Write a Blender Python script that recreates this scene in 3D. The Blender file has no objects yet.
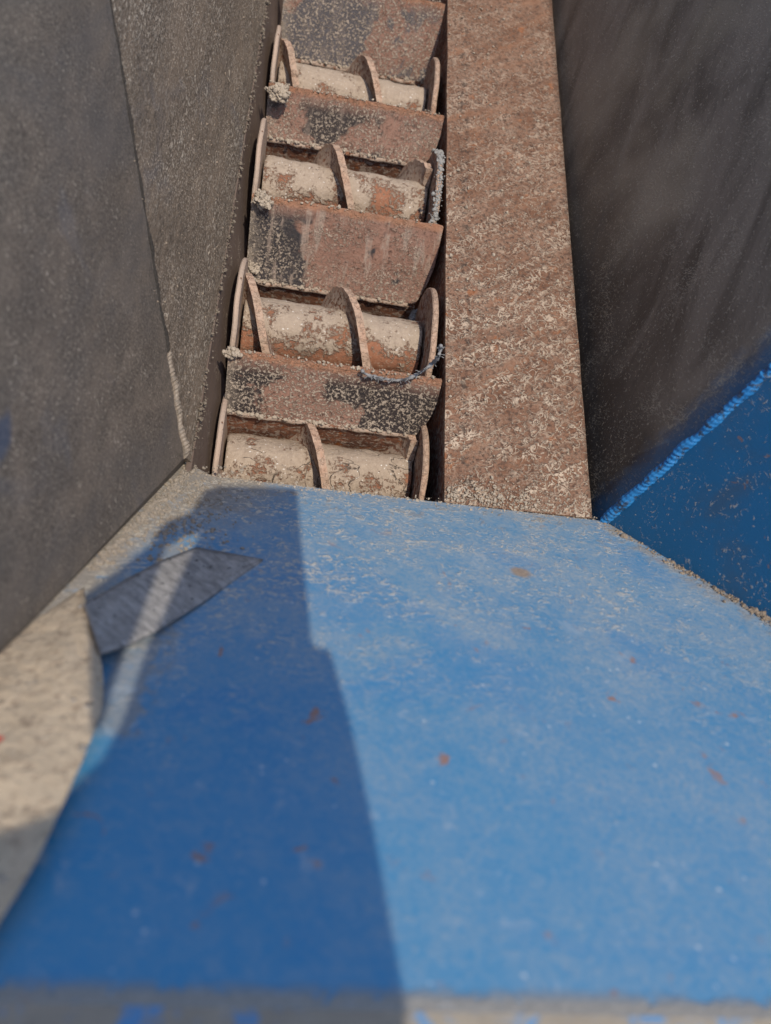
import bpy, bmesh, math, random
from mathutils import Vector, Matrix, noise
random.seed(7)
sc = bpy.context.scene
R = math.radians
COL = sc.collection

# ------------------------------------------------------------------ camera
F, CX, CY = 800.0, 385.5, 512.0
AX = Vector((5300, -608, -800)).normalized()
AY = Vector((70, 1662, -800)); AY = (AY - AX * AX.dot(AY)).normalized()
AZ = AX.cross(AY)
CAM = Vector((0, 0, 1))
cd = bpy.data.cameras.new('camera'); cam = bpy.data.objects.new('camera', cd); COL.objects.link(cam)
cam.matrix_world = Matrix.Translation(CAM) @ Matrix((AX, AY, AZ)).to_4x4()
cd.sensor_fit = 'VERTICAL'; cd.sensor_height = 36; cd.lens = 36 * F / 1024
cd.clip_start = .01; cd.clip_end = 200
cd.dof.use_dof = True; cd.dof.focus_distance = 1.25; cd.dof.aperture_fstop = 3.0
sc.camera = cam

# ------------------------------------------------------------------ sky and sun
SUN = Vector((.17, -.29, .93)).normalized()
w = bpy.data.worlds.new('World'); sc.world = w; w.use_nodes = True
nt = w.node_tree; bg = nt.nodes['Background']
sky = nt.nodes.new('ShaderNodeTexSky'); sky.sky_type = 'NISHITA'; sky.sun_disc = False
sky.sun_elevation = math.asin(SUN.z); sky.sun_rotation = math.atan2(SUN.x, SUN.y)
nt.links.new(sky.outputs[0], bg.inputs[0]); bg.inputs[1].default_value = .15
sl = bpy.data.lights.new('sun', 'SUN'); sl.energy = 2.6; sl.angle = R(.5); sl.color = (1, .92, .78)
so = bpy.data.objects.new('sun', sl); COL.objects.link(so)
so.rotation_euler = SUN.to_track_quat('Z', 'Y').to_euler()
sc.view_settings.view_transform = 'Standard'; sc.view_settings.look = 'None'
sc.view_settings.exposure = 0.6; sc.view_settings.gamma = 1

# ------------------------------------------------------------------ layout helpers
def ray(x, y):
    c = Vector((x - CX, CY - y, -F)); return AX * 0 + Vector((c.dot(AX), c.dot(AY), c.dot(AZ)))
def hit(x, y, n, p):
    n = Vector(n); r = ray(x, y); return CAM + r * (n.dot(Vector(p) - CAM) / n.dot(r))

# ------------------------------------------------------------------ node helpers
class M:
    def __init__(s, name):
        s.m = bpy.data.materials.new(name); s.m.use_nodes = True; s.t = s.m.node_tree
        s.b = s.t.nodes['Principled BSDF']; s.co = s.t.nodes.new('ShaderNodeTexCoord').outputs['Object']
        s.b.inputs['Specular IOR Level'].default_value = .35
    def n(s, k): return s.t.nodes.new(k)
    def put(s, sock, v):
        if isinstance(v, bpy.types.NodeSocket): s.t.links.new(v, sock)
        elif isinstance(v, tuple) and len(v) == 3 and sock.type == 'RGBA': sock.default_value = (*v, 1)
        else: sock.default_value = v
    def map(s, scale=(1, 1, 1), rot=(0, 0, 0), loc=(0, 0, 0)):
        v = s.co
        if any(rot):
            q = s.n('ShaderNodeMapping'); s.put(q.inputs['Vector'], v); q.inputs['Rotation'].default_value = rot; v = q.outputs[0]; rot = (0, 0, 0)
        q = s.n('ShaderNodeMapping'); s.put(q.inputs['Vector'], v)
        q.inputs['Scale'].default_value = scale; q.inputs['Rotation'].default_value = rot; q.inputs['Location'].default_value = loc
        return q.outputs[0]
    def noise(s, scale, detail=3, rough=.55, dist=0, vec=None):
        q = s.n('ShaderNodeTexNoise'); s.put(q.inputs['Vector'], vec or s.co)
        q.inputs['Scale'].default_value = scale; q.inputs['Detail'].default_value = detail
        q.inputs['Roughness'].default_value = rough; q.inputs['Distortion'].default_value = dist
        return q.outputs['Fac']
    def vor(s, scale, vec=None, out='Distance', feat='F1'):
        q = s.n('ShaderNodeTexVoronoi'); q.feature = feat; s.put(q.inputs['Vector'], vec or s.co); q.inputs['Scale'].default_value = scale
        return q.outputs[out]
    def step(s, v, a, b, lo=0., hi=1.):
        q = s.n('ShaderNodeMapRange'); q.interpolation_type = 'SMOOTHSTEP'
        s.put(q.inputs[0], v); q.inputs[1].default_value = a; q.inputs[2].default_value = b
        q.inputs[3].default_value = lo; q.inputs[4].default_value = hi
        return q.outputs[0]
    def ma(s, op, a, b=0., clamp=False):
        q = s.n('ShaderNodeMath'); q.operation = op; q.use_clamp = clamp; s.put(q.inputs[0], a); s.put(q.inputs[1], b)
        return q.outputs[0]
    def mul(s, a, b): return s.ma('MULTIPLY', a, b)
    def add(s, a, b): return s.ma('ADD', a, b, True)
    def mix(s, f, a, b):
        q = s.n('ShaderNodeMix'); q.data_type = 'RGBA'
        s.put(q.inputs[0], f); s.put(q.inputs[6], a); s.put(q.inputs[7], b); return q.outputs[2]
    def xyz(s):
        q = s.n('ShaderNodeSeparateXYZ'); s.put(q.inputs[0], s.co); return q.outputs
    def dist(s, p):
        q = s.n('ShaderNodeVectorMath'); q.operation = 'DISTANCE'; s.put(q.inputs[0], s.co); q.inputs[1].default_value = p
        return q.outputs['Value']
    def squig(s, scale, width=.02, dist=.6, vec=None, detail=2):      # thin curly flakes
        nn = s.noise(scale, detail, .5, dist, vec)
        return s.step(s.ma('ABSOLUTE', s.ma('SUBTRACT', nn, .5)), width, width * .35)
    def line(s, p, q, wd, soft=.5):                                   # a smear running along a line in plan
        x, y, z = s.xyz()[0], s.xyz()[1], None
        p = Vector(p[:2]); q = Vector(q[:2]); d = (q - p); L = d.length; d /= L
        dx = s.ma('SUBTRACT', x, p.x); dy = s.ma('SUBTRACT', y, p.y)
        t = s.ma('ADD', s.mul(dx, d.x), s.mul(dy, d.y)); o = s.ma('ABSOLUTE', s.ma('SUBTRACT', s.mul(dx, d.y), s.mul(dy, d.x)))
        return s.mul(s.mul(s.step(o, wd, wd * soft), s.step(t, -.01, .01)), s.step(t, L + .01, L - .01))
    def out(s, col, rough=.8, bump=None, bs=.4, bd=.002, metal=0., spec=None):
        s.put(s.b.inputs['Base Color'], col); s.put(s.b.inputs['Roughness'], rough); s.put(s.b.inputs['Metallic'], metal)
        if spec is not None: s.b.inputs['Specular IOR Level'].default_value = spec
        if bump is not None:
            q = s.n('ShaderNodeBump'); q.inputs['Strength'].default_value = bs; q.inputs['Distance'].default_value = bd
            s.put(q.inputs['Height'], bump); s.t.links.new(q.outputs[0], s.b.inputs['Normal'])
        return s.m

SAND = (.40, .325, .25); SAND2 = (.27, .215, .165)
RUST = (.20, .085, .045); RUST2 = (.11, .05, .032); ORANGE = (.33, .11, .035)
BLUE = (.008, .172, .37); BLUE2 = (.02, .14, .38); BLACK = (.018, .017, .017)

# geometry constants of the slope and walls
BETA = R(40); NB = Vector((0, math.sin(BETA), math.cos(BETA))); PB = Vector((0, .513, 0))
def blue(x, y, off=0.): return hit(x, y, NB, PB + NB * off)
TL = R(68); NL = Vector((math.sin(TL), 0, math.cos(TL))); PL = Vector((-.108, 0, 0))
TR = R(74); NR = Vector((-math.sin(TR), 0, math.cos(TR))); PR = Vector((.494, 0, 0))

def m_blue():
    s = M('dusty_blue_paint'); x, y, z = s.xyz()
    big = s.noise(5, 4, .6); base = s.mix(big, BLUE, (.012, .20, .38))
    # thin film of dust all over, thicker towards the low edge
    film = s.mul(s.step(s.noise(9, 5, .65), .2, .8, .35, 1.), s.step(y, .02, .45, .52, .80))
    film = s.mul(film, s.ma('SUBTRACT', 1., s.mul(s.mul(s.step(y, .24, .08), s.step(x, .16, -.02)), .5)))
    fine = s.noise(260, 3, .6)
    film = s.mul(film, s.step(fine, .3, .7, .55, 1.25))
    col = s.mix(film, base, (.29, .325, .345))
    veil = s.mul(s.step(s.noise(60, 5, .75, .4), .46, .66), s.step(y, .0, .45, .25, .7)); col = s.mix(s.mul(veil, .5), col, (.36, .36, .34))
    wipe = s.step(s.noise(4, 3, .6, 1.5), .52, .66)
    col = s.mix(s.mul(wipe, .25), col, (.006, .16, .38))
    # sand heaped into the low left corner and along the right seam
    c1 = s.dist(tuple(blue(178, 478)))
    corner = s.step(s.add(c1, s.mul(s.ma('SUBTRACT', s.noise(28, 5, .65), .5), .16)), .19, .04)
    e = blue(140, 520); q0 = blue(190, 470); q1 = blue(-20, 680)
    corner = s.add(corner, s.mul(s.line(q0, q1, .05, .2), s.step(s.noise(40, 4, .6), .24, .42)))
    r0 = blue(608, 525); r1 = blue(800, 640)
    seam = s.mul(s.line(r0, r1, .05, .05), s.step(s.noise(55, 4, .6), .38, .6))
    sm0 = blue(205, 560); sm1 = blue(128, 735); sm2 = blue(176, 545); sm3 = blue(108, 733)
    smear = s.mul(s.line(sm0, sm1, .016, .3), s.step(s.noise(60, 4, .6), .42, .62))
    smear = s.add(smear, s.mul(s.line(sm2, sm3, .020, .55), s.step(s.noise(50, 4, .6), .25, .6, .6, 1.2)))
    near = s.mul(s.step(y, YRIM + .014, YRIM + .004), s.step(s.ma('ADD', s.noise(55, 5, .7), s.step(y, YRIM + .014, YRIM, 0, .2)), .50, .58))
    edge = s.mul(s.step(y, .40, .515), s.step(s.noise(50, 4, .65, .4), .56, .66))
    edge2 = s.mul(s.step(y, .47, .515), .25)
    sq = s.squig(42, .034, .9, s.map((1, 1.4, 1.4)), 3)
    m1 = s.step(s.noise(14, 3, .6), .40, .54)
    dens = s.step(y, .06, .40, .07, 1)
    left = s.step(x, .45, -.05, .35, 1)
    sqm = s.mul(s.mul(sq, m1), s.mul(dens, left))
    sq2 = s.mul(s.mul(s.squig(80, .04, .6, s.map((1, 1, 1), (0, 0, .7), (3, 1, 2))), s.step(s.noise(23, 3, .6), .5, .6)), s.step(y, .1, .4, .15, .75))
    brk = s.step(s.noise(150, 3, .7, 0, s.map((.6, 1, 1))), .40, .56)
    flakes = s.mul(s.add(sqm, sq2), brk)
    dots = s.mul(s.mul(s.step(s.noise(120, 3, .75, .3, s.map((.7, 1.3, 1.3), loc=(6, 6, 0))), .56, .64), m1), s.mul(dens, left)); flakes = s.add(flakes, s.mul(dots, .8))
    sand = s.add(s.add(s.add(corner, s.mul(near, .9)), s.mul(seam, .7)), s.add(s.mul(edge, .75), s.add(s.mul(smear, .62), edge2)))
    sandc = s.mix(s.noise(230, 3, .7), (.16, .14, .115), (.38, .33, .27))
    col = s.mix(sand, col, sandc)
    col = s.mix(s.mul(flakes, .85), col, (.56, .49, .39))
    # pale scuffs and specks
    sc_ = s.step(s.noise(33, 4, .7, .5, s.map((1, 1, 1), loc=(4, 0, 3))), .59, .70)
    col = s.mix(s.mul(sc_, .45), col, (.30, .36, .42))
    sp = s.mul(s.step(s.vor(70), .16, .09), s.step(s.noise(26, 2), .55, .6))
    col = s.mix(s.mul(sp, .5), col, (.55, .56, .55))
    # rust spots where chips of paint have gone
    rs = s.mul(s.step(s.noise(30, 4, .65, .7, s.map((1, .8, .8), loc=(1.7, .3, 0))), .63, .71), s.mul(s.step(s.noise(11, 2, .5, 0, s.map(loc=(9, 0, 0))), .34, .5), s.step(y, .42, .2, .35, 1.)))
    col = s.mix(s.mul(rs, .8), col, (.30, .14, .075))
    pt = s.step(s.ma('ADD', s.dist(tuple(blue(521, 573))), s.mul(s.noise(120, 2), .008)), .021, .012)
    col = s.mix(s.mul(pt, .8), col, s.mix(s.noise(200), (.22, .12, .06), (.36, .27, .17)))
    h = s.ma('ADD', s.ma('ADD', s.mul(s.ma('ADD', sand, flakes), s.step(fine, .2, .8, .5, 1)), s.mul(fine, .12)), s.mul(big, .3))
    return s.out(col, s.step(s.ma('ADD', sand, film), 0, .6, .5, .85), h, .55, .0025, spec=.3)

def m_left(name, tint, grain, streak):
    s = M(name); v = s.map((1, streak, 1))
    a, b = tint
    col = s.mix(s.noise(6, 4, .65), a, b)
    col = s.mix(s.step(s.noise(330, 3, .7, 0, v), .40, .65), col, (a[0] * .6, a[1] * .6, a[2] * .6))
    g = s.step(s.noise(260, 3, .65, .2, v), .60 - grain * .08, .69 - grain * .08)
    g2 = s.mul(g, s.step(s.noise(16, 3, .6, 0, v), .38, .62, .15, 1))
    col = s.mix(s.mul(s.step(s.noise(24, 5, .7, .3, s.map((1, streak * .5, 1), loc=(1, 1, 8))), .42, .62), .35), col, (b[0] * 1.35, b[1] * 1.3, b[2] * 1.25))
    col = s.mix(s.mul(g2, .7), col, (.42, .36, .29))
    lump = s.step(s.noise(60, 3, .6, .4, s.map((1, .6, 1), loc=(2, 5, 1))), .69, .74)
    col = s.mix(s.mul(lump, .75 * grain), col, (.46, .38, .29))
    fg = s.mul(s.step(s.noise(430, 2, .6, 0, s.map((1, .7, 1), loc=(3, 3, 1))), .55, .64), s.step(s.noise(9, 3), .35, .65, .35, 1.)); col = s.mix(s.mul(fg, .2 + .4 * grain), col, (.50, .42, .33))  # fine grit specks, with their sun glints painted in as pale colour
    # blue paint showing through
    bl = s.step(s.noise(7, 3, .6, .8, s.map((1, 1, 1), loc=(0, 3, 7))), .58, .75)
    col = s.mix(s.mul(bl, .16), col, (.07, .10, .15))
    return s, col, g2, lump

def m_panel_left():
    s, col, g, lump = m_left('dusty_grey_paint', ((.086, .070, .056), (.130, .105, .084)), .1, 1.0); x, y, z = s.xyz()
    col = s.mix(s.mul(s.step(s.noise(7, 5, .65, .5, s.map((1, .35, 1), (R(25), 0, 0))), .40, .68), .55), col, (.075, .070, .068))
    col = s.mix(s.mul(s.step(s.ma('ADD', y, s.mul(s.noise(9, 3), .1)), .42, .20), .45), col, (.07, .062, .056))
    p = PA_SMUDGE
    d = s.ma('ADD', s.ma('ADD', s.dist(p), s.mul(s.ma('ABSOLUTE', s.ma('SUBTRACT', z, p[2])), 1.2)), s.mul(s.noise(60, 5, .7), .03))
    col = s.mix(s.mul(s.step(d, .052, .03), .7), col, (.03, .05, .09))
    h = s.ma('ADD', s.ma('ADD', s.mul(g, .6), lump), s.mul(s.noise(500, 2), .3))
    return s.out(col, .62, h, .35, .0016, spec=.4)
def m_side_left():
    s, col, g, lump = m_left('caked_brown_grime', ((.096, .072, .052), (.150, .114, .083)), .9, .35)
    h = s.ma('ADD', s.ma('ADD', g, lump), s.ma('ADD', s.mul(s.noise(420, 2), .4), s.mul(s.noise(50, 4, .6, 0, s.map((1, .3, 1))), 1.2)))
    return s.out(col, .7, h, .8, .003, spec=.4)
def m_strip():
    s = M('brown_channel_side'); col = s.mix(s.noise(30, 4, .6, 0, s.map((1, .2, 1))), (.085, .06, .048), (.15, .105, .08))
    g = s.mul(s.squig(90, .03, .6), s.step(s.noise(20), .5, .65)); col = s.mix(s.mul(g, .5), col, SAND)
    return s.out(col, .75, s.ma('ADD', s.noise(120, 4), g), .4, .003)

def m_right():
    s = M('sooty_dark_steel'); x, y, z = s.xyz()
    v = s.map((1, 1, 1), (0, R(-30), 0)); st = s.noise(9, 4, .6, .6, s.map((.8, .4, 1.5), (R(-40), 0, 0)))
    col = s.mix(s.step(st, .35, .65), (.060, .046, .036), (.150, .115, .088))
    col = s.mix(s.step(s.noise(3, 3), .5, .7), col, (.19, .15, .11))
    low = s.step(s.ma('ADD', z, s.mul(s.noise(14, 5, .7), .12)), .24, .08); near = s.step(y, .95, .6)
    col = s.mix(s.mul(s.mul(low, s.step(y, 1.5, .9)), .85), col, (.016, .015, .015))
    # blue paint worn bright close to the weld
    a = WR0; b = WR1; d = (b - a).normalized(); n_ = NR.cross(d).normalized()
    q = s.n('ShaderNodeVectorMath'); q.operation = 'SUBTRACT'; s.put(q.inputs[0], s.co); q.inputs[1].default_value = a
    dt = s.n('ShaderNodeVectorMath'); dt.operation = 'DOT_PRODUCT'; s.put(dt.inputs[0], q.outputs[0]); dt.inputs[1].default_value = n_
    dd = s.ma('ABSOLUTE', dt.outputs['Value'])
    bl = s.step(s.ma('ADD', dd, s.mul(s.noise(30, 6, .7), .07)), .10, .035)
    col = s.mix(s.mul(bl, .85), col, (.013, .10, .20))
    sq = s.mul(s.squig(85, .03, .5, s.map((1, 1, 2.2), (R(40), 0, 0))), s.step(s.noise(12, 3), .46, .66))
    sp = s.step(s.noise(240, 2, .6),   .60, .68)
    g = s.add(s.mul(sq, s.step(y, 1.3, .6, .25, .95)), s.mul(sp, .8))
    col = s.mix(s.mul(g, .55), col, (.30, .25, .19))
    h = s.ma('ADD', g, s.mul(s.noise(300, 3), .35))
    return s.out(col, s.step(st, .3, .7, .42, .62), h, .5, .002, spec=.45)

def m_corner_right():
    s = M('dark_blue_paint'); x, y, z = s.xyz()
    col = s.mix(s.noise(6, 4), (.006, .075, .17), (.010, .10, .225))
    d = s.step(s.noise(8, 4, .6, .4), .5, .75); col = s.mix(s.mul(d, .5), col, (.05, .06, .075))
    sq = s.mul(s.mul(s.squig(60, .03, .6), s.step(s.noise(150, 3, .7), .48, .6)), s.step(s.noise(16, 3, .6), .46, .6))
    sp = s.step(s.noise(210, 3, .65, .3), .645, .70)
    g = s.add(s.mul(sq, .8), sp); col = s.mix(s.mul(g, .65), col, (.40, .34, .27))
    rs = s.step(s.noise(40, 3, .6, .7, s.map(loc=(1.7, .3, 0))), .70, .73); col = s.mix(s.mul(rs, .6), col, (.2, .1, .06))
    return s.out(col, .5, s.ma('ADD', g, s.mul(s.noise(300, 2), .2)), .5, .002, spec=.45)

def m_rust_plate():
    s = M('rusted_steel_with_straw_dust'); x, y, z = s.xyz()
    col = s.mix(s.step(s.noise(12, 5, .65), .35, .65), (.165, .082, .050), (.235, .138, .093))
    col = s.mix(s.step(s.noise(170, 3, .7), .45, .65), col, (.085, .05, .036))
    vb = s.map((1, 4.2, 1), (0, 0, R(-38))); band = s.step(s.noise(7, 5, .7, .5, vb), .38, .62, .12, 1)
    col = s.mix(s.mul(s.step(s.noise(6, 4, .65, .5, s.map((1, 4.5, 1), (0, 0, R(-40)), (2, 7, 0))), .5, .68), .5), col, (.27, .135, .078))
    sq = s.squig(75, .06, .8, None, 3); sq2 = s.squig(130, .07, .5, s.map(loc=(3, 3, 3)), 3)
    near = s.step(y, 1.6, .55, .45, 1)
    g = s.mul(s.add(s.mul(sq, band), s.mul(s.mul(sq2, .8), s.mul(band, s.step(s.noise(40, 3), .42, .6)))), near)
    col = s.mix(s.mul(g, .85), col, (.52, .41, .31))
    o = s.step(s.noise(25, 3, .6, .3, s.map(loc=(5, 0, 0))), .64, .72); col = s.mix(s.mul(o, .5), col, ORANGE)
    dk = s.mul(s.step(s.ma('ABSOLUTE', s.ma('SUBTRACT', x, .285)), .012, .004), s.step(s.noise(70, 3), .52, .62)); col = s.mix(s.mul(dk, .6), col, (.03, .026, .024))
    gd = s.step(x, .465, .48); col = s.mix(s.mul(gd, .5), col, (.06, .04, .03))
    h = s.ma('ADD', g, s.mul(s.noise(160, 4, .7), 1.))
    return s.out(col, .9, h, .85, .004, spec=.15)

def m_divider(name, seed, dark, darkc, streak, sandy, centre):
    s = M(name); x, y, z = s.xyz(); o = (seed * 3.1, seed, seed * 1.7)
    col = s.mix(s.noise(24, 5, .65, 0, s.map(loc=o)), (.20, .10, .068), (.31, .185, .14))
    col = s.mix(s.step(s.noise(150, 3, .7), .5, .7), col, (.09, .05, .038))
    # patches of black coating
    bl = s.noise(9, 4, .6, .7, s.map((1, 1, 1), loc=o))
    dd = s.ma('ABSOLUTE', s.ma('SUBTRACT', x, centre))
    bl = s.step(s.ma('ADD', bl, s.mul(s.step(dd, .10, .02), .16)), dark, dark + .05)
    blk = s.mul(bl, s.step(z, -.006, -.03)); col = s.mix(s.mul(blk, .92), col, darkc)
    # pale runs
    ru = s.mul(s.step(s.noise(60, 4, .65, .3, s.map((1, .2, .2), loc=o)), .50, .64), streak)
    col = s.mix(ru, col, (.33, .25, .20))
    # granular sand stuck on
    sp = s.step(s.noise(230, 3, .75, .2, s.map(loc=o)), .49, .57); spm = s.step(s.noise(15, 3, .6, 0, s.map(loc=(seed, 9, 2))), .5 - sandy * .3, .72 - sandy * .3)
    lf = s.step(x, .0, -.07, 0, .6); bt = s.step(z, -.05, -.10, 0, .5)
    sm = s.mul(sp, s.add(spm, s.add(lf, bt))); col = s.mix(s.mul(sm, .85), col, (.40, .32, .25))
    heap = s.step(s.ma('ADD', x, s.mul(s.noise(30, 4, .6), .07)), -.02, -.055); col = s.mix(s.mul(heap, .8), col, s.mix(s.noise(200), SAND2, SAND))
    # bare orange top edge
    te = s.step(s.ma('ADD', z, s.mul(s.noise(60, 3), .012)), -.006, .003); col = s.mix(s.mul(te, .75), col, s.mix(s.noise(45, 4), ORANGE, (.42, .26, .18)))
    h = s.ma('ADD', sm, s.ma('ADD', s.mul(s.noise(150, 4, .7), .8), s.mul(heap, 1.)))
    return s.out(col, .88, h, .8, .004, spec=.15)

def m_rusty(name='flaking_rust', sand=.5, rim=0.):
    s = M(name); x, y, z = s.xyz()
    col = s.mix(s.step(s.noise(26, 5, .7), .4, .62), (.15, .07, .045), (.29, .13, .075))
    col = s.mix(s.step(s.noise(40, 3, .6, .4, s.map(loc=(3, 1, 2))), .62, .68), col, ORANGE)
    d = s.mul(s.step(s.noise(110, 4, .7, .2), .62 - sand * .25, .70 - sand * .25), 1.)
    col = s.mix(s.mul(d, .8), col, (.42, .33, .26))
    if rim:
        rr = s.ma('SQRT', s.ma('ADD', s.mul(y, y), s.mul(z, z))); e = s.mul(s.step(s.ma('ADD', rr, s.mul(s.noise(60, 3), .006)), rim - .004, rim), s.step(s.noise(45, 4, .7), .3, .5, .45, .95))
        col = s.mix(e, col, s.mix(s.noise(70, 4, .7), (.34, .17, .10), (.48, .38, .30)))
        col = s.mix(s.mul(s.step(s.noise(18, 4, .65), .42, .6), .5), col, (.36, .26, .19))
    return s.out(col, .88, s.ma('ADD', d, s.noise(150, 3, .7)), .7, .003, spec=.15)

def m_shaft(name, bias, off, crack=0.):
    s = M(name); x, y, z = s.xyz(); v = s.map(loc=off)
    col = s.mix(s.noise(40, 4, .7, 0, v), (.20, .085, .05), (.36, .17, .10))
    k = s.ma('ADD', s.noise(24, 3, .6, .3, v), s.step(z, -.02, .06, -.08, .17))
    k = s.ma('ADD', k, s.step(y, -.05, .04, -.06, .05))
    k = s.ma('ADD', k, s.mul(s.ma('SUBTRACT', s.noise(190, 3, .75, .3, v), .5), .75)); d = s.step(s.ma('ADD', k, bias), .44, .62)
    dc = s.mix(s.noise(120, 3, .7), (.24, .18, .135), (.47, .375, .29))
    dc = s.mix(s.step(s.noise(200, 2, .6), .66, .72), dc, (.65, .60, .54))
    col = s.mix(d, col, dc)
    sp = s.step(s.noise(190, 3, .7, 0, v), .55, .62); col = s.mix(s.mul(s.mul(sp, .6), s.ma('SUBTRACT', 1., d)), col, (.42, .31, .23))
    # dry cracks in the crust
    cr = s.mul(s.squig(9, .007, .8, s.map((1, 1.5, 1), loc=(4, 2, 7)), 8), s.mul(d, s.step(s.noise(14, 2, .5, 0, v), .46, .52)))
    cr = s.mul(cr, crack); col = s.mix(s.mul(cr, .85), col, (.05, .04, .035))
    h = s.ma('ADD', s.mul(d, 1.3), s.ma('SUBTRACT', s.mul(s.noise(170, 4, .7), .9), cr))
    return s.out(col, .92, h, .8, .004, spec=.12)

def m_sand(name='sandy_grit', a=(.24, .19, .145), b=(.50, .42, .33), sc=150):
    s = M(name); n = s.noise(sc, 4, .7)
    return s.out(s.mix(n, a, b), .95, n, .8, .004, spec=.1)

def m_rubber():
    s = M('dusty_grey_rubber'); x, y, z = s.xyz(); v = s.map((1, 3, 2), (0, 0, R(40)))
    col = s.mix(s.step(s.noise(40, 6, .7, .4, v), .30, .70), (.17, .158, .147), (.36, .335, .31))
    g = s.step(s.noise(70, 4, .7, .5, v), .56, .68); col = s.mix(s.mul(g, .5), col, (.25, .225, .195))
    col = s.mix(s.step(s.noise(170, 2, .6), .63, .72), col, (.04, .04, .04))
    return s.out(col, .85, s.noise(90, 4, .7, .4, v), .6, .003, spec=.25)

def m_flap():
    s = M('sand_caked_flap'); x, y, z = s.xyz()
    col = s.mix(s.noise(18, 5, .65), (.40, .305, .205), (.56, .445, .32))
    col = s.mix(s.step(s.noise(110, 5, .75), .50, .66), col, (.27, .20, .14))
    sp = s.step(s.noise(60, 3, .6), .66, .72); col = s.mix(s.mul(sp, .7), col, (.60, .57, .53))
    dk = s.step(s.noise(38, 3, .6, .3, s.map(loc=(2, 2, 5))), .67, .72); col = s.mix(s.mul(dk, .7), col, (.10, .09, .085))
    rd = s.step(s.vor(30), .18, .12); vc = s.vor(30, None, 'Color')
    q = s.n('ShaderNodeSeparateXYZ'); s.put(q.inputs[0], vc)
    rd1 = s.mul(rd, s.ma('GREATER_THAN', q.outputs[0], .86)); rd2 = s.mul(rd, s.ma('LESS_THAN', q.outputs[0], .10)); rd3 = s.mul(rd, s.ma('GREATER_THAN', q.outputs[1], .86))
    col = s.mix(rd1, col, (.55, .13, .09)); col = s.mix(rd2, col, (.20, .42, .40)); col = s.mix(rd3, col, (.75, .75, .74))
    return s.out(col, .95, s.ma('ADD', s.noise(70, 5, .7), sp), .9, .006, spec=.1)

def m_rim():
    s = M('rim_paint_under_dust'); x, y, z = s.xyz()
    n = s.noise(45, 5, .7); k = s.step(n, .30, .44)
    dc = s.mix(s.noise(60, 4, .7), (.15, .125, .098), (.27, .23, .175))
    right = s.mul(s.step(s.ma('ADD', s.noise(14, 4, .65), s.mul(s.noise(90, 3), .15)), .66, .74), .9)
    col = s.mix(s.mul(k, s.ma('SUBTRACT', 1., right)), s.mix(s.noise(20), BLUE, (.06, .17, .33)), dc)
    rs = s.step(s.noise(40, 3, .6, .7, s.map(loc=(1.7, .3, 0))), .68, .71); col = s.mix(rs, col, (.27, .12, .06))
    return s.out(col, .85, n, .6, .004)

def m_bead(name, a, b, dust):
    s = M(name); col = s.mix(s.noise(60, 3), a, b)
    d = s.step(s.noise(90, 4, .7), .6 - dust * .2, .68 - dust * .2); col = s.mix(s.mul(d, .8), col, dust > .8 and (.24, .19, .145) or (.035, .035, .04))
    return s.out(col, .55, s.noise(200, 3), .4, .002, spec=.4)

def m_plain(name, a, b, rough=.85, sc=60):
    s = M(name); n = s.noise(sc, 4, .65); return s.out(s.mix(n, a, b), rough, n, .5, .003, spec=.2)

# ------------------------------------------------------------------ object helpers
def link(name, me, mat, parent=None, smooth=True):
    o = bpy.data.objects.new(name, me); COL.objects.link(o); me.materials.append(mat)
    if smooth:
        for p in me.polygons: p.use_smooth = True
    if parent:
        o.parent = parent
        o.matrix_parent_inverse = Matrix.Translation(-parent.location)
    return o
def link_local(name, me, mat, parent, smooth=True):
    o = bpy.data.objects.new(name, me); COL.objects.link(o); me.materials.append(mat); o.parent = parent
    if smooth:
        for p in me.polygons: p.use_smooth = True
    return o
def mesh(name, bm):
    bmesh.ops.recalc_face_normals(bm, faces=bm.faces)
    me = bpy.data.meshes.new(name); bm.to_mesh(me); bm.free(); return me
def tag(o, label=None, cat=None, group=None, kind=None):
    if label: o['label'] = label
    if cat: o['category'] = cat
    if group: o['group'] = group
    if kind: o['kind'] = kind
    return o
def thing(name, loc, label, cat, group=None):
    o = bpy.data.objects.new(name, None); o.location = loc; o.empty_display_size = .05; COL.objects.link(o)
    return tag(o, label, cat, group)
def slab(name, pts, thick, mat, parent=None, back=None, local=Vector((0, 0, 0))):
    """a plate: polygon pts with its own thickness behind the visible face"""
    pts = [Vector(p) - local for p in pts]; n = Vector((0, 0, 0))
    for i in range(len(pts)): n += (pts[i] - pts[0]).cross(pts[(i + 1) % len(pts)] - pts[0])
    n.normalize()
    c = sum(pts, Vector()) / len(pts)
    if back is None and n.dot(CAM - local - c) < 0: n = -n
    d = Vector(back) if back is not None else -n * thick
    bm = bmesh.new(); a = [bm.verts.new(p) for p in pts]; b = [bm.verts.new(p + d) for p in pts]
    bm.faces.new(a); bm.faces.new(b[::-1])
    for i in range(len(a)): bm.faces.new((a[i], b[i], b[(i + 1) % len(a)], a[(i + 1) % len(a)]))
    me = mesh(name, bm)
    return (link_local if local.length or parent is None or True else link)(name, me, mat, parent, False)
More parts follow.
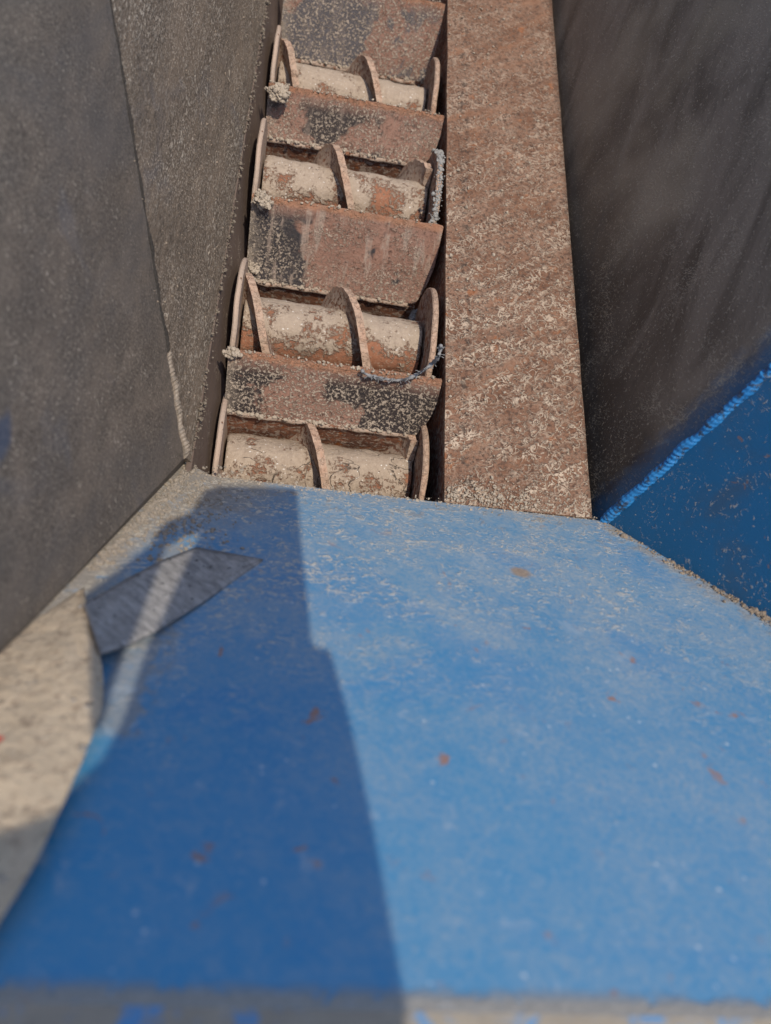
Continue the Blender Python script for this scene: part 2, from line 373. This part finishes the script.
def patch(fn, nu, nv, thick, normal):
    """curved sheet with thickness: fn(u,v)->point"""
    bm = bmesh.new(); T = []; B = []
    for j in range(nv + 1):
        T.append([]); B.append([])
        for i in range(nu + 1):
            p = fn(i / nu, j / nv); T[-1].append(bm.verts.new(p)); B[-1].append(bm.verts.new(p - normal * thick))
    for j in range(nv):
        for i in range(nu):
            bm.faces.new((T[j][i], T[j][i + 1], T[j + 1][i + 1], T[j + 1][i])); bm.faces.new((B[j][i], B[j + 1][i], B[j + 1][i + 1], B[j][i + 1]))
    for i in range(nu):
        bm.faces.new((T[0][i], B[0][i], B[0][i + 1], T[0][i + 1])); bm.faces.new((T[nv][i], T[nv][i + 1], B[nv][i + 1], B[nv][i]))
    for j in range(nv):
        bm.faces.new((T[j][0], T[j + 1][0], B[j + 1][0], B[j][0])); bm.faces.new((T[j][nu], B[j][nu], B[j + 1][nu], T[j + 1][nu]))
    return bm
def crumb(bm, c, r, sub=1, flat=1.):
    r *= .45 + 1.1 * random.random() ** 2.5
    m = Matrix.Translation(c) @ Matrix.Rotation(random.uniform(0, 6.28), 4, Vector((random.random(), random.random(), random.random() + .01)).normalized()) @ Matrix.Diagonal((1, random.uniform(.6, 1), flat * random.uniform(.5, .9), 1))
    g = bmesh.ops.create_icosphere(bm, subdivisions=sub, radius=r, matrix=m)
    for v in g['verts']:
        v.co += (v.co - c) * (noise.noise(v.co / r * .9) * .55)
def tube(bm, pts, rad, seg=8):
    rings = []
    for i, p in enumerate(pts):
        d = (pts[min(i + 1, len(pts) - 1)] - pts[max(i - 1, 0)]).normalized()
        a = d.cross(Vector((.13, .2, 1))).normalized(); b = d.cross(a); r = rad(i / (len(pts) - 1)) if callable(rad) else rad
        rings.append([bm.verts.new(p + (a * math.cos(t * 2 * math.pi / seg) + b * math.sin(t * 2 * math.pi / seg)) * r) for t in range(seg)])
    for r0, r1 in zip(rings, rings[1:]):
        for i in range(seg): bm.faces.new((r0[i], r0[(i + 1) % seg], r1[(i + 1) % seg], r1[i]))
    bm.faces.new(rings[0]); bm.faces.new(rings[-1][::-1])

# ------------------------------------------------------------------ hopper shell
TOPZ = .60
L0 = hit(185, 457, NL, PL); L1 = hit(110, 0, NL, PL); Ld = (L1 - L0) / (L1 - L0).z
Lbot = L0; Ltop = L0 + Ld * (TOPZ - L0.z)
Q0 = blue(185, 463); Q1 = blue(0, 655); Qd = (Q1 - Q0) / (Q1 - Q0).z
NA = (L0 - Q1).cross(L1 - Q1).normalized(); NA = NA if NA.x > 0 else -NA
PA_SMUDGE = tuple(hit(2, 437, NA, Q1))
WR0 = hit(605, 521, NR, PR); WR1 = hit(771, 370, NR, PR); Wd = (WR1 - WR0) / (WR1 - WR0).z
S1 = blue(771, 620); Sd = (S1 - WR0) / (S1 - WR0).z
YRIM = -.058; ZRIM = (PB.y - YRIM) * math.tan(BETA)
Qr = Q1 + Qd * (ZRIM - Q1.z); Sr = S1 + Sd * (ZRIM - S1.z)
Qr.y = YRIM; Sr.y = YRIM

hop = thing('hopper', (0, 0, 0), 'steel hopper with grimy funnel walls and a blue chute plate around the row of augers', 'hopper')
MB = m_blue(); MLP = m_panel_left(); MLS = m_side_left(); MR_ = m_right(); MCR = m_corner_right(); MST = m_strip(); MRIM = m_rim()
FAR = 2.05
# blue chute plate
fp = slab('chute_plate', [blue(184, 461), blue(195, 467), blue(212, 476), Vector((.497, .513, 0)), WR0 + Vector((.002, 0, -.001)), S1 + Vector((.0, 0, 0)), Sr, Qr, Q1], .012, MB, hop, back=(0, 0, -.016))
fp['label'] = 'sloping blue painted chute plate with dust flakes and rust spots'
rim = slab('rim_flange', [Vector((Qr.x - .1, YRIM, ZRIM)), Vector((Sr.x + .1, YRIM, ZRIM)), Vector((Sr.x + .1, YRIM - .16, ZRIM)), Vector((Qr.x - .1, YRIM - .16, ZRIM))], .012, MRIM, hop)
rim['label'] = 'dust covered flat rim at the near end of the blue plate'
# left walls
endB = Vector((0, FAR, 0))
slab('side_wall', [L0, PL + Vector((0, .53, 0)), PL + Vector((0, FAR, 0)), PL + Vector((-TOPZ / math.tan(TL), FAR, TOPZ)), Ltop], .012, MLS, hop)['label'] = 'left funnel wall caked in brown granular grime'
Qt = Qr + Qd * .15; Qtop = Vector((0, 0, 0))
# left corner panel bounded by the seam, the chute plate and the rim height
def onA(y, z): return Vector((Q1.x - (NA.y * (y - Q1.y) + NA.z * (z - Q1.z)) / NA.x, y, z))
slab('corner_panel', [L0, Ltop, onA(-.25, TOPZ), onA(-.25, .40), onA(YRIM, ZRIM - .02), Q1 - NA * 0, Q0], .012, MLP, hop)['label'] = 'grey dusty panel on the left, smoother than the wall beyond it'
# strip and channel side, left
slab('channel_side', [PL + Vector((.002, .50, -.001)), PL + Vector((.002, FAR, -.001)), Vector((-.086, FAR, -.12)), Vector((-.086, .50, -.12))], .008, MST, hop)
slab('channel_side', [Vector((-.091, .50, -.122)), Vector((-.091, FAR, -.122)), Vector((-.091, FAR, -.34)), Vector((-.091, .50, -.34))], .008, MST, hop)
MRU = m_rusty()
slab('channel_side', [Vector((.262, .50, -.010)), Vector((.262, FAR, -.010)), Vector((.262, FAR, -.34)), Vector((.262, .50, -.34))], .008, MRU, hop)
slab('trough_floor', [Vector((-.10, .50, -.34)), Vector((.27, .50, -.34)), Vector((.27, FAR, -.34)), Vector((-.10, FAR, -.34))], .01, MRU, hop)
slab('trough_end', [Vector((-.10, .507, -.018)), Vector((.27, .507, -.018)), Vector((.27, .507, -.34)), Vector((-.10, .507, -.34))], .006, MRU, hop)
# right walls
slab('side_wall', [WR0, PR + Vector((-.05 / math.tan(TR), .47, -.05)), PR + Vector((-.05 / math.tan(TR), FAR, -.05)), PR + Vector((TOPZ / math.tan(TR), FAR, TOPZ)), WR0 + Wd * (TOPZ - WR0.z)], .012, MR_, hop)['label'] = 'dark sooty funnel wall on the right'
Wt = WR0 + Wd * (TOPZ - WR0.z)
slab('corner_panel', [WR0, Wt, Sr + Sd * .1 + Vector((.12, -.2, .04)), Sr, S1], .012, MCR, hop)['label'] = 'dark blue painted panel right of the chute plate'
# far end of the hopper
slab('end_wall', [PL + Vector((0, FAR + .002, -.34)), Vector((.50, FAR + .002, -.34)), Vector((PR.x + TOPZ / math.tan(TR), FAR + .25, TOPZ)), Vector((PL.x - TOPZ / math.tan(TL), FAR + .25, TOPZ))], .012, MLS, hop)
# weld beads
def bead(name, a, b, n, r, mat, ripple, wob, label):
    bm = bmesh.new(); N = n * 5; L = b - a
    ring = []; d = L.normalized(); u = d.cross(Vector((.3, -.4, .86))).normalized(); v = d.cross(u)
    for i in range(N + 1):
        t = i / N; ph = (i % 5) / 5; k = 1 + ripple * (.5 - abs(ph - .3)) * (.3 + 1.6 * abs(noise.noise(Vector((t * n * .5, 1, 7))))) + .5 * noise.noise(Vector((t * n * .35, 3, r * 100)))
        if noise.noise(Vector((t * n * .13, 9, 1))) > .38: k *= .72
        c = a + L * t + (u * noise.noise(Vector((t * n * .2, 0, 0))) + v * noise.noise(Vector((t * n * .2, 5, 0)))) * wob
        lean = d * r * .55
        ring.append([bm.verts.new(c + (u * math.cos(q * math.pi / 5) + v * math.sin(q * math.pi / 5)) * r * k + lean * math.cos(q * math.pi / 5)) for q in range(10)])
    for r0, r1 in zip(ring, ring[1:]):
        for i in range(10): bm.faces.new((r0[i], r0[(i + 1) % 10], r1[(i + 1) % 10], r1[i]))
    o = link_local(name, mesh(name, bm), mat, hop, False); o['label'] = label
    return o
bead('weld_bead', WR0 + Vector((-.001, 0, .002)), WR0 + Wd * .42, 60, .0066, m_bead('bright_blue_weld', (.010, .12, .32), (.03, .21, .46), .45),   .5, .0025, 'rippled bright blue weld bead climbing the right corner')
Lm = hit(168, 352, NL, PL)
bead('weld_bead', L0 + Vector((.001, 0, .0)), Lm, 26, .0044, m_bead('sandy_weld', (.11, .09, .07), (.22, .18, .14), .9), 1.0, .004, 'stubby sand-caked weld bead at the foot of the left seam')
bead('seam_gap', Lm, Ltop, 110, .0022, m_plain('dark_seam', (.012, .011, .011), (.05, .042, .035)), .8, .003, 'thin dark open seam up the left corner')

# ------------------------------------------------------------------ rusty flat plate beside the augers
rp = bpy.data.objects.new('tmp', None)
bm = bmesh.new()
E0, E1 = .475, .481
prof = []
N = 60
T = []
for i in range(N + 1):
    y = .514 + (FAR - .02 - .514) * i / N
    xr = E0 + .006 * (i / N) + .0010 * noise.noise(Vector((0, y * 14, 2))); xl = .252 + .0015 * noise.noise(Vector((0, y * 9, 6)))
    T.append([bm.verts.new((xl, y, -.012)), bm.verts.new((xl, y, 0)), bm.verts.new(((xl + xr) / 2, y, .002)), bm.verts.new((xr, y, .004)), bm.verts.new((xr + .002, y, -.012))])
for a, b in zip(T, T[1:]):
    for i in range(5): bm.faces.new((a[i], b[i], b[(i + 1) % 5], a[(i + 1) % 5]))
bm.faces.new(T[0]); bm.faces.new(T[-1][::-1])
o = link('steel_plate', mesh('steel_plate', bm), m_rust_plate(), None, False)
tag(o, 'flat rust-brown steel plate flecked with straw dust between augers and dark right wall', 'steel plate')

# ------------------------------------------------------------------ divider plates
YD = [.722, 1.042, 1.320, 1.655]
DEP = []
for (y, pa) in zip(YD, [(429, 434), (413, 302), (432, 165), (425, 82)]):
    p = hit(pa[0], pa[1], (0, 1, -.5), (0, y, 0)); DEP.append(-p.z)
print('divider depth', [round(d, 3) for d in DEP])
XL, XR = -.080, .247
SETS = [  # label, seed, dark, darkc, streak, sandy, centre
 ('divider plate nearest the blue chute, black under speckled sand, grey cord on its edge', 1.3, .40, (.020, .020, .022), .0, 1.1, .20),
 ('mauve-brown divider plate with pale runs and orange top edge, second from blue chute', 2.2, .62, (.03, .032, .036), .8, .25, -.05),
 ('rust-brown divider plate with low dark smudge, third from the blue chute', 3.7, .57, (.035, .033, .034), .3, .55, .06),
 ('grey-blue stained divider plate farthest from the blue chute', 4.9, .50, (.085, .083, .09), .3, .75, .03)]
LIPM = m_rusty('lip_rust', .9)
for k, (y, d, st) in enumerate(zip(YD, DEP, SETS)):
    t = thing('divider_plate', (0, y, 0), st[0], 'plate', 'slanting divider plates between the augers')
    mt = m_divider('divider_coating', *st[1:])
    bm = bmesh.new(); nx, ns = 48, 14; th = .009; nrm = Vector((0, -1, .5)).normalized(); dn = Vector((0, -.5, -1)).normalized(); D = d * 1.118
    G = []; H = []
    for j in range(ns + 1):
        G.append([]); H.append([])
        for i in range(nx + 1):
            u = i / nx; v = j / ns; x = XL + (XR - XL) * u
            s_ = v * D
            # rounded lower right corner
            q = max(0, v - .35) / .65; xr = XR - .022 * q ** 2.2; x = XL + (xr - XL) * u
            wav = .003 * noise.noise(Vector((x * 9, v * 2, k * 7))) + (.0016 * noise.noise(Vector((x * 60, k, 0))) if j == 0 else 0)
            p = Vector((x, 0, 0)) + dn * s_ + nrm * wav
            if j == 0: p += -dn * .0022 * noise.noise(Vector((x * 45, 3 * k, 1)))
            p += nrm * (.008 * v * v)
            G[-1].append(bm.verts.new(p)); H[-1].append(bm.verts.new(p - nrm * th))
    for j in range(ns):
        for i in range(nx):
            bm.faces.new((G[j][i], G[j][i + 1], G[j + 1][i + 1], G[j + 1][i])); bm.faces.new((H[j][i], H[j + 1][i], H[j + 1][i + 1], H[j][i + 1]))
    for i in range(nx):
        bm.faces.new((G[0][i], H[0][i], H[0][i + 1], G[0][i + 1])); bm.faces.new((G[ns][i], G[ns][i + 1], H[ns][i + 1], H[ns][i]))
    for j in range(ns):
        bm.faces.new((G[j][0], G[j + 1][0], H[j + 1][0], H[j][0])); bm.faces.new((G[j][nx], H[j][nx], H[j + 1][nx], G[j + 1][nx]))
    link_local('face_plate', mesh('face_plate', bm), mt, t, False)
    # dusty lip along its foot, and the web dropping from it
    bm = bmesh.new(); yb, zb = -.5 * d - .004, -d - .004
    pts = [Vector((XL + (XR - .034 - XL) * i / 30, yb + .0025 * noise.noise(Vector((i * .4, k, 0))), zb + .003 * noise.noise(Vector((i * .35, k, 4))))) for i in range(31)]
    tube(bm, pts, lambda q: .0065 + .002 * noise.noise(Vector((q * 20, k, 8))), 7)
    link_local('lip', mesh('lip', bm), LIPM, t)
    slab('web', [Vector((XL, yb + .004, zb - .004)), Vector((XR - .02, yb + .004, zb - .004)), Vector((XR - .02, yb + .022, -.33)), Vector((XL, yb + .022, -.33))], .006, MRU, t)

# ------------------------------------------------------------------ augers
RO, RF = .108, .090
def solve_z(px, py, Yc, rad):
    r = ray(px, py); l = math.hypot(r.y, r.z); c, s_ = r.y / l, -r.z / l
    return 1 - (rad + s_ * Yc) / c, s_, c
AUG = [  # Yc, ring-top pixel, flight-top pixels
 (.622, (430, 422), (303, 418), 'auger nearest the blue chute, thickly caked with cracked pale crust', .05, (0, 0, 0)),
 (.855, (434, 290), (343, 289), 'second auger from the blue chute, pale dust above and bare rust below', -.02, (3, 1, 2)),
 (1.165, (440, 153), (333, 143), 'third auger from the blue chute, grey fibres crusted on its right end disc', -.01, (5, 2, 1)),
 (1.470, (440, 60), (365, 57), 'farthest auger at the top of the row, evenly dusted pale tan', .08, (7, 3, 3))]
FLM = m_rusty('flight_rust', .8, .088); DISC = m_rusty('disc_rust', .7, .110); DISCL = m_rusty('sandy_disc', 1.3)
PITCH = .163
for k, (yc, rt, ft, lab, bias, off) in enumerate(AUG):
    zc, s_, c_ = solve_z(rt[0], rt[1], yc, RO)
    print('auger', k, yc, round(zc, 3))
    t = thing('auger', (0, yc, zc), lab, 'auger', 'rusted screw augers lying across the trough')
    RI = .046 if k == 0 else .050
    # shaft
    bm = bmesh.new(); xa, xb = -.070, .226; nx, na = 60, 48; rings = []
    for i in range(nx + 1):
        x = xa + (xb - xa) * i / nx; row = []
        for j in range(na):
            a = 2 * math.pi * j / na; up = max(0, math.sin(a))
            r = RI + .004 * noise.noise(Vector((x * 22, math.cos(a) * 1.5, math.sin(a) * 1.5 + k * 5))) + (.0018 * noise.noise(Vector((x * 90, math.cos(a) * 7, math.sin(a) * 7 + k)))) + .004 * up
            row.append(bm.verts.new((x, r * math.cos(a), r * math.sin(a))))
        rings.append(row)
    for r0, r1 in zip(rings, rings[1:]):
        for i in range(na): bm.faces.new((r0[i], r0[(i + 1) % na], r1[(i + 1) % na], r1[i]))
    bm.faces.new(rings[0]); bm.faces.new(rings[-1][::-1])
    link_local('shaft', mesh('shaft', bm), m_shaft('crusted_shaft', bias, off, 1. if k == 0 else 0.), t)
    # flight: one continuous helix clipped between the end discs
    thc = math.atan2(c_, s_)
    X0 = hit(ft[0], ft[1], (0, 1, 0), (0, yc + RF * s_, 0)).x
    bm = bmesh.new(); prev = None; n = 200; th2 = .0125
    a0 = thc + (-.072 - X0) / PITCH * 2 * math.pi; a1 = thc + (.222 - X0) / PITCH * 2 * math.pi
    for i in range(n + 1):
        a = a0 + (a1 - a0) * i / n; x = X0 + PITCH * (a - thc) / (2 * math.pi)
        ro = RF + .0022 * noise.noise(Vector((a * 1.3, k, 0))) + .0045 * noise.noise(Vector((a * 7, k, 0))) - .012 * max(0, noise.noise(Vector((a * 5, k, 9))) - .35); dx = .003 * noise.noise(Vector((a * .9, k, 5)))
        row = []
        for (rr, hh) in ((RI - .01, th2), (ro, th2), (ro, -th2), (RI - .01, -th2)):
            row.append(bm.verts.new((x + dx + hh / 2, rr * math.cos(a), rr * math.sin(a))))
        if prev:
            for q in range(4): bm.faces.new((prev[q], row[q], row[(q + 1) % 4], prev[(q + 1) % 4]))
        else: bm.faces.new(row)
        prev = row
    bm.faces.new(prev[::-1])
    link_local('flight', mesh('flight', bm), FLM, t, False)
    # end discs
    for sgn, xc, tk, rr, mt in ((-1, -.079, .008, RO + .004, DISCL), (1, .236, .010, RO + .003, DISC)):
        bm = bmesh.new(); rows = []
        for (dx, r_) in ((-tk / 2, 0.02), (-tk / 2, rr - .002), (-tk / 2 + .002, rr), (tk / 2 - .002, rr), (tk / 2, rr - .002), (tk / 2, .02)):
            rows.append([bm.verts.new((xc + dx + .0016 * noise.noise(Vector((math.cos(a * math.pi / 32) * 2, math.sin(a * math.pi / 32) * 2, k))), (r_ + .0016 * noise.noise(Vector((a * .7, k, sgn)))) * math.cos(a * math.pi / 32), r_ * math.sin(a * math.pi / 32))) for a in range(64)])
        for r0, r1 in zip(rows, rows[1:]):
            for i in range(64): bm.faces.new((r0[i], r0[(i + 1) % 64], r1[(i + 1) % 64], r1[i]))
        bm.faces.new(rows[0]); bm.faces.new(rows[-1][::-1])
        link_local('end_disc', mesh('end_disc', bm), mt, t, False)

# ------------------------------------------------------------------ rubber flap and strip
def catmull(P, t):
    n = len(P) - 1; f = min(max(t, 0), .99999) * n; i = int(f); f -= i
    p0, p1, p2, p3 = P[max(i - 1, 0)], P[i], P[i + 1], P[min(i + 2, n)]
    return tuple(.5 * (2 * b + (c - a) * f + (2 * a - 5 * b + 4 * c - d) * f * f + (3 * b - a - 3 * c + d) * f ** 3) for a, b, c, d in zip(p0, p1, p2, p3))
NF = (NA + NB * 1.1).normalized()
LE = [(76, 592), (40, 617), (0, 653), (-40, 693), (-90, 745)]; RE = [(80, 596), (97, 640), (103, 700), (86, 752), (42, 850), (-2, 925), (-40, 1000)]
def ffl(u, v):
    a = hit(*catmull(LE, v), NA, Q1 + NA * .006); b = blue(*catmull(RE, v), .004 + .022 * min(1, v * 3) * (1 - .5 * v))
    p = a.lerp(b, u)
    bulge = .010 * math.sin(math.pi * u) + .004 * noise.noise(Vector((u * 4, v * 6, 0))) + .0015 * noise.noise(Vector((u * 20, v * 30, 0)))
    return p + NF * bulge
o = link('rubber_flap', mesh('rubber_flap', patch(ffl, 40, 60, .010, NF)), m_flap(), None, True)
tag(o, 'sand-caked pale beige flap folded over the left corner beside the blue chute', 'flap')
TE = [(84, 604), (124, 580), (162, 560), (196, 547), (230, 553), (263, 559)]; BE = [(100, 652), (128, 643), (153, 631), (178, 616), (210, 596), (262, 560)]
def lin(P, t):
    n = len(P) - 1; f = min(t, .99999) * n; i = int(f); f -= i; return (P[i][0] + (P[i + 1][0] - P[i][0]) * f, P[i][1] + (P[i + 1][1] - P[i][1]) * f)
def fst(u, v):
    a = lin(TE, u); b = lin(BE, u); x = a[0] + (b[0] - a[0]) * v; y = a[1] + (b[1] - a[1]) * v
    lift = .003 + .020 * (1 - u) ** 1.6 + .002 * noise.noise(Vector((u * 5, v * 3, 2)))
    return blue(x, y, lift)
o = link('rubber_strip', mesh('rubber_strip', patch(fst, 40, 14, .0035, NB)), m_rubber(), None, True)
tag(o, 'torn dark grey rubber strip lying on the blue chute, tip away from the flap', 'rubber strip')

# ------------------------------------------------------------------ cord snagged on the first divider
def ztop(x, y, yy, zz=.003): return hit(x, y, (0, 1, 0), (0, yy, 0))
pts2 = [(362, 370), (368, 374), (385, 378), (402, 379), (416, 374), (428, 366), (438, 356), (441, 344)]
P = []
for i in range(70):
    x, y = catmull(pts2, i / 69); p = ztop(x, y, .722 - .008 + .004 * math.sin(i * .5)); P.append(p + Vector((0, -.002, .002 * noise.noise(Vector((i * .4, 0, 0))))))
bm = bmesh.new(); tube(bm, P, lambda q: .0018 + .0045 * abs(noise.noise(Vector((q * 22, 0, 3)))), 7)
for i in range(60):                              # loose fibres
    a = random.choice(P[10:]); d = Vector((random.uniform(-1, 1), random.uniform(-1, .1), random.uniform(-.3, 1))) * .009
    tube(bm, [a, a + d * .6 + Vector((0, 0, .001)), a + d], .0006, 4)
o = link('frayed_cord', mesh('frayed_cord', bm), m_plain('grey_fibre', (.10, .10, .11), (.34, .33, .32), .9, 120), None, True)
tag(o, 'frayed grey cord snagged along the top edge of the nearest divider plate', 'cord')

# ------------------------------------------------------------------ clumps
def clump(c, r, n, label, mat, group=None, up=None):
    bm = bmesh.new()
    g = bmesh.ops.create_icosphere(bm, subdivisions=5, radius=r)
    sd = random.uniform(0, 50)
    for v in g['verts']:
        q = v.co / r; k = .62 + .55 * noise.noise(q * 1.3 + Vector((sd, 0, 0))) + .25 * noise.noise(q * 3.1 + Vector((0, sd, 0))) 
        v.co *= max(.3, k); v.co.z *= .8
    sk = [v.co.copy() for v in g['verts']]
    for i in range(n * 5): crumb(bm, random.choice(sk) * random.uniform(.85, 1.08), r * random.uniform(.08, .22), 1)
    o = link('dirt_clump', mesh('dirt_clump', bm), mat, None, True); o.location = c
    return tag(o, label, 'dirt clump', group)
SM = m_sand(); SM2 = m_sand('grey_fibrous_grit', (.14, .15, .16), (.40, .37, .33), 120); SM3 = m_sand('brown_crumbs', (.12, .085, .06), (.40, .32, .24), 200)
clump(hit(262, 200, (0, 0, 1), (0, 0, .004)), .020, 40, 'sandy clump at the left end of the mauve-brown second divider plate', SM)
clump(hit(278, 92, (0, 0, 1), (0, 0, .004)), .022, 40, 'sandy clump at the left end of the third divider plate', SM)
clump(hit(252, 268, (0, 1, 0), (0, .985, 0)), .018, 34, 'pale clump under the left foot of the second divider plate', SM)
clump(hit(232, 352, (0, 0, 1), (0, 0, .002)), .014, 30, 'low sand heap on the left end of the nearest divider plate', SM)
clump(hit(428, 78, (0, 1, 0), (0, 1.59, 0)), .022, 40, 'pale clump at the right foot of the farthest divider plate', SM)
clump(hit(416, 316, (0, 1, 0), (0, .965, 0)), .017, 36, 'grey fibrous clump behind the right end of the second auger', SM2)
clump(blue(755, 606) + Vector((.006, 0, .004)), .016, 26, 'brown dirt clump in the right seam near the picture edge', SM3)
clump(blue(664, 552) + Vector((.006, 0, .004)), .010, 18, 'small brown dirt clump in the right seam half way down', SM3)
# fibres crusted on the right disc of the third auger
bm = bmesh.new(); yc = AUG[2][0]; zc = solve_z(440, 153, yc, RO)[0]
for i in range(620):
    a = R(random.uniform(35, 185)); c = Vector((.236 + random.gauss(0, .0035), yc + (RO + .003) * math.cos(a), zc + (RO + .003) * math.sin(a)))
    crumb(bm, c, random.uniform(.0012, .0036), 1)
tag(link('fibre_crust', mesh('fibre_crust', bm), SM2, None, True), 'grey-blue fibrous crust on the right end disc of the third auger', 'crust')

# ------------------------------------------------------------------ loose grit (uncountable)
def stuff(name, label, mat, fn, n):
    bm = bmesh.new()
    for i in range(n):
        c, r = fn(); crumb(bm, c, r, 1)
    tag(link(name, mesh(name, bm), mat, None, False), label, 'grit', None, 'stuff')
def seam_r():
    t = random.random() ** .8
    while noise.noise(Vector((t * 9, 2, 0))) < random.uniform(-.5, .35): t = random.random() ** .8
    c = WR0.lerp(S1, t * 1.15); c = c + Vector((random.gauss(-.003, .006), random.gauss(0, .005), 0))
    c.z = (PB.y - c.y) * math.tan(BETA) + .0015; return c, random.uniform(.0007, .0026) * (1 if random.random() < .93 else 2.2)
stuff('seam_grit', 'pale crumbs gathered along the seam right of the blue chute', SM3, seam_r, 650)
def corner_l():
    x = random.gauss(172, 30); y = random.gauss(495, 30)
    while not (y > 465 and x > 185 - (y - 462) * .96 + 3 and x < 290): x = random.gauss(172, 30); y = random.gauss(495, 30)
    if random.random() < .4:
        t = random.random(); x = 183 - 100 * t + abs(random.gauss(0, 8)) + 4; y = 466 + 104 * t
    return blue(x, y, .0008), random.uniform(.0009, .0030)
stuff('corner_grit', 'pale sand crumbs heaped in the left corner of the blue chute', m_sand('corner_sand', (.17, .14, .11), (.38, .32, .255)), corner_l, 1500)
def edge_g():
    x = random.uniform(205, 600); p = Vector((hit(x, 475 + (x - 205) * .115, NB, PB).x, .513 + random.gauss(-.003, .004), 0))
    p.z = max(0, (PB.y - p.y)) * math.tan(BETA) + .0005; return p, random.uniform(.0008, .0024)
stuff('edge_grit', 'fine crumbs along the far edge of the blue chute', SM, edge_g, 600)
def plate_g():
    if random.random() < .45: p = Vector((random.uniform(.255, .472), .516 + abs(random.gauss(0, .02)), .004))
    else: p = Vector((random.uniform(.255, .472), random.uniform(.52, 1.7), .004))
    p.z = .0015 + .002; return p, random.uniform(.0008, .0026)
stuff('plate_grit', 'straw coloured crumbs scattered over the rusty steel plate', SM, plate_g, 1500)
def lip_g():
    k = random.randrange(4); y = YD[k]; d = DEP[k]
    if random.random() < .35: return Vector((random.uniform(XL, XR - .01), y + random.uniform(-.001, .007), .001)), random.uniform(.001, .0028)
    return Vector((XL + (XR - .04 - XL) * random.random() ** 1.5, y - .5 * d - .006 + random.gauss(0, .002), -d + .003)), random.uniform(.0012, .0042)
stuff('divider_grit', 'sand crumbs lodged on the edges and lips of the divider plates', SM, lip_g, 1300)
def strip_g():
    y = random.uniform(.52, 1.75)
    while noise.noise(Vector((y * 9, 4, 0))) < random.uniform(-.4, .4): y = random.uniform(.52, 1.75)
    return PL + Vector((abs(random.gauss(0, .0035)), y, random.gauss(.0, .005))), random.uniform(.0008, .0030)
stuff('channel_grit', 'caked crumbs along the lower edge of the left funnel wall', m_sand('dark_grit', (.11, .09, .07), (.27, .22, .17)), strip_g, 700)
def wallgrit():
    y = random.uniform(.55, 1.5); z = abs(random.gauss(0, .14)) + .01; p = PL + Vector((-z / math.tan(TL), y, z))
    return p, random.uniform(.0006, .0017)
stuff('wall_grit', 'pale granules stuck to the left funnel wall', SM3, wallgrit, 900)

# ------------------------------------------------------------------ added unseen sheet, cut to the shadow outline on the left of the chute
ZC = 1.16
def up(px): p = blue(*px); return p + SUN * ((ZC - p.z) / SUN.z)
OUT = [(206, 493), (222, 488), (297, 491), (303, 560), (312, 642), (318, 651), (331, 653), (350, 720), (372, 820), (405, 1000), (420, 1090), (420, 1250), (-250, 1250), (-250, 930), (-60, 850), (62, 806), (104, 766), (124, 728),
       (150, 650), (172, 600), (190, 560), (204, 532), (184, 537), (166, 548), (146, 600), (124, 655), (101, 728), (93, 728), (92, 640), (84, 600), (120, 572), (152, 548), (158, 534), (168, 524), (192, 516)]
blocker = thing('shadow_blocker', up((230, 800)), 'added unseen sheet, shaped to cast the shadow on the left of the blue chute', 'shadow blocker')
MC = m_plain('blocker_grey', (.10, .10, .10), (.2, .19, .18))
slab('blocker_leaf', [up(p) - blocker.location for p in OUT], .01, MC, blocker, back=(0, 0, .012))
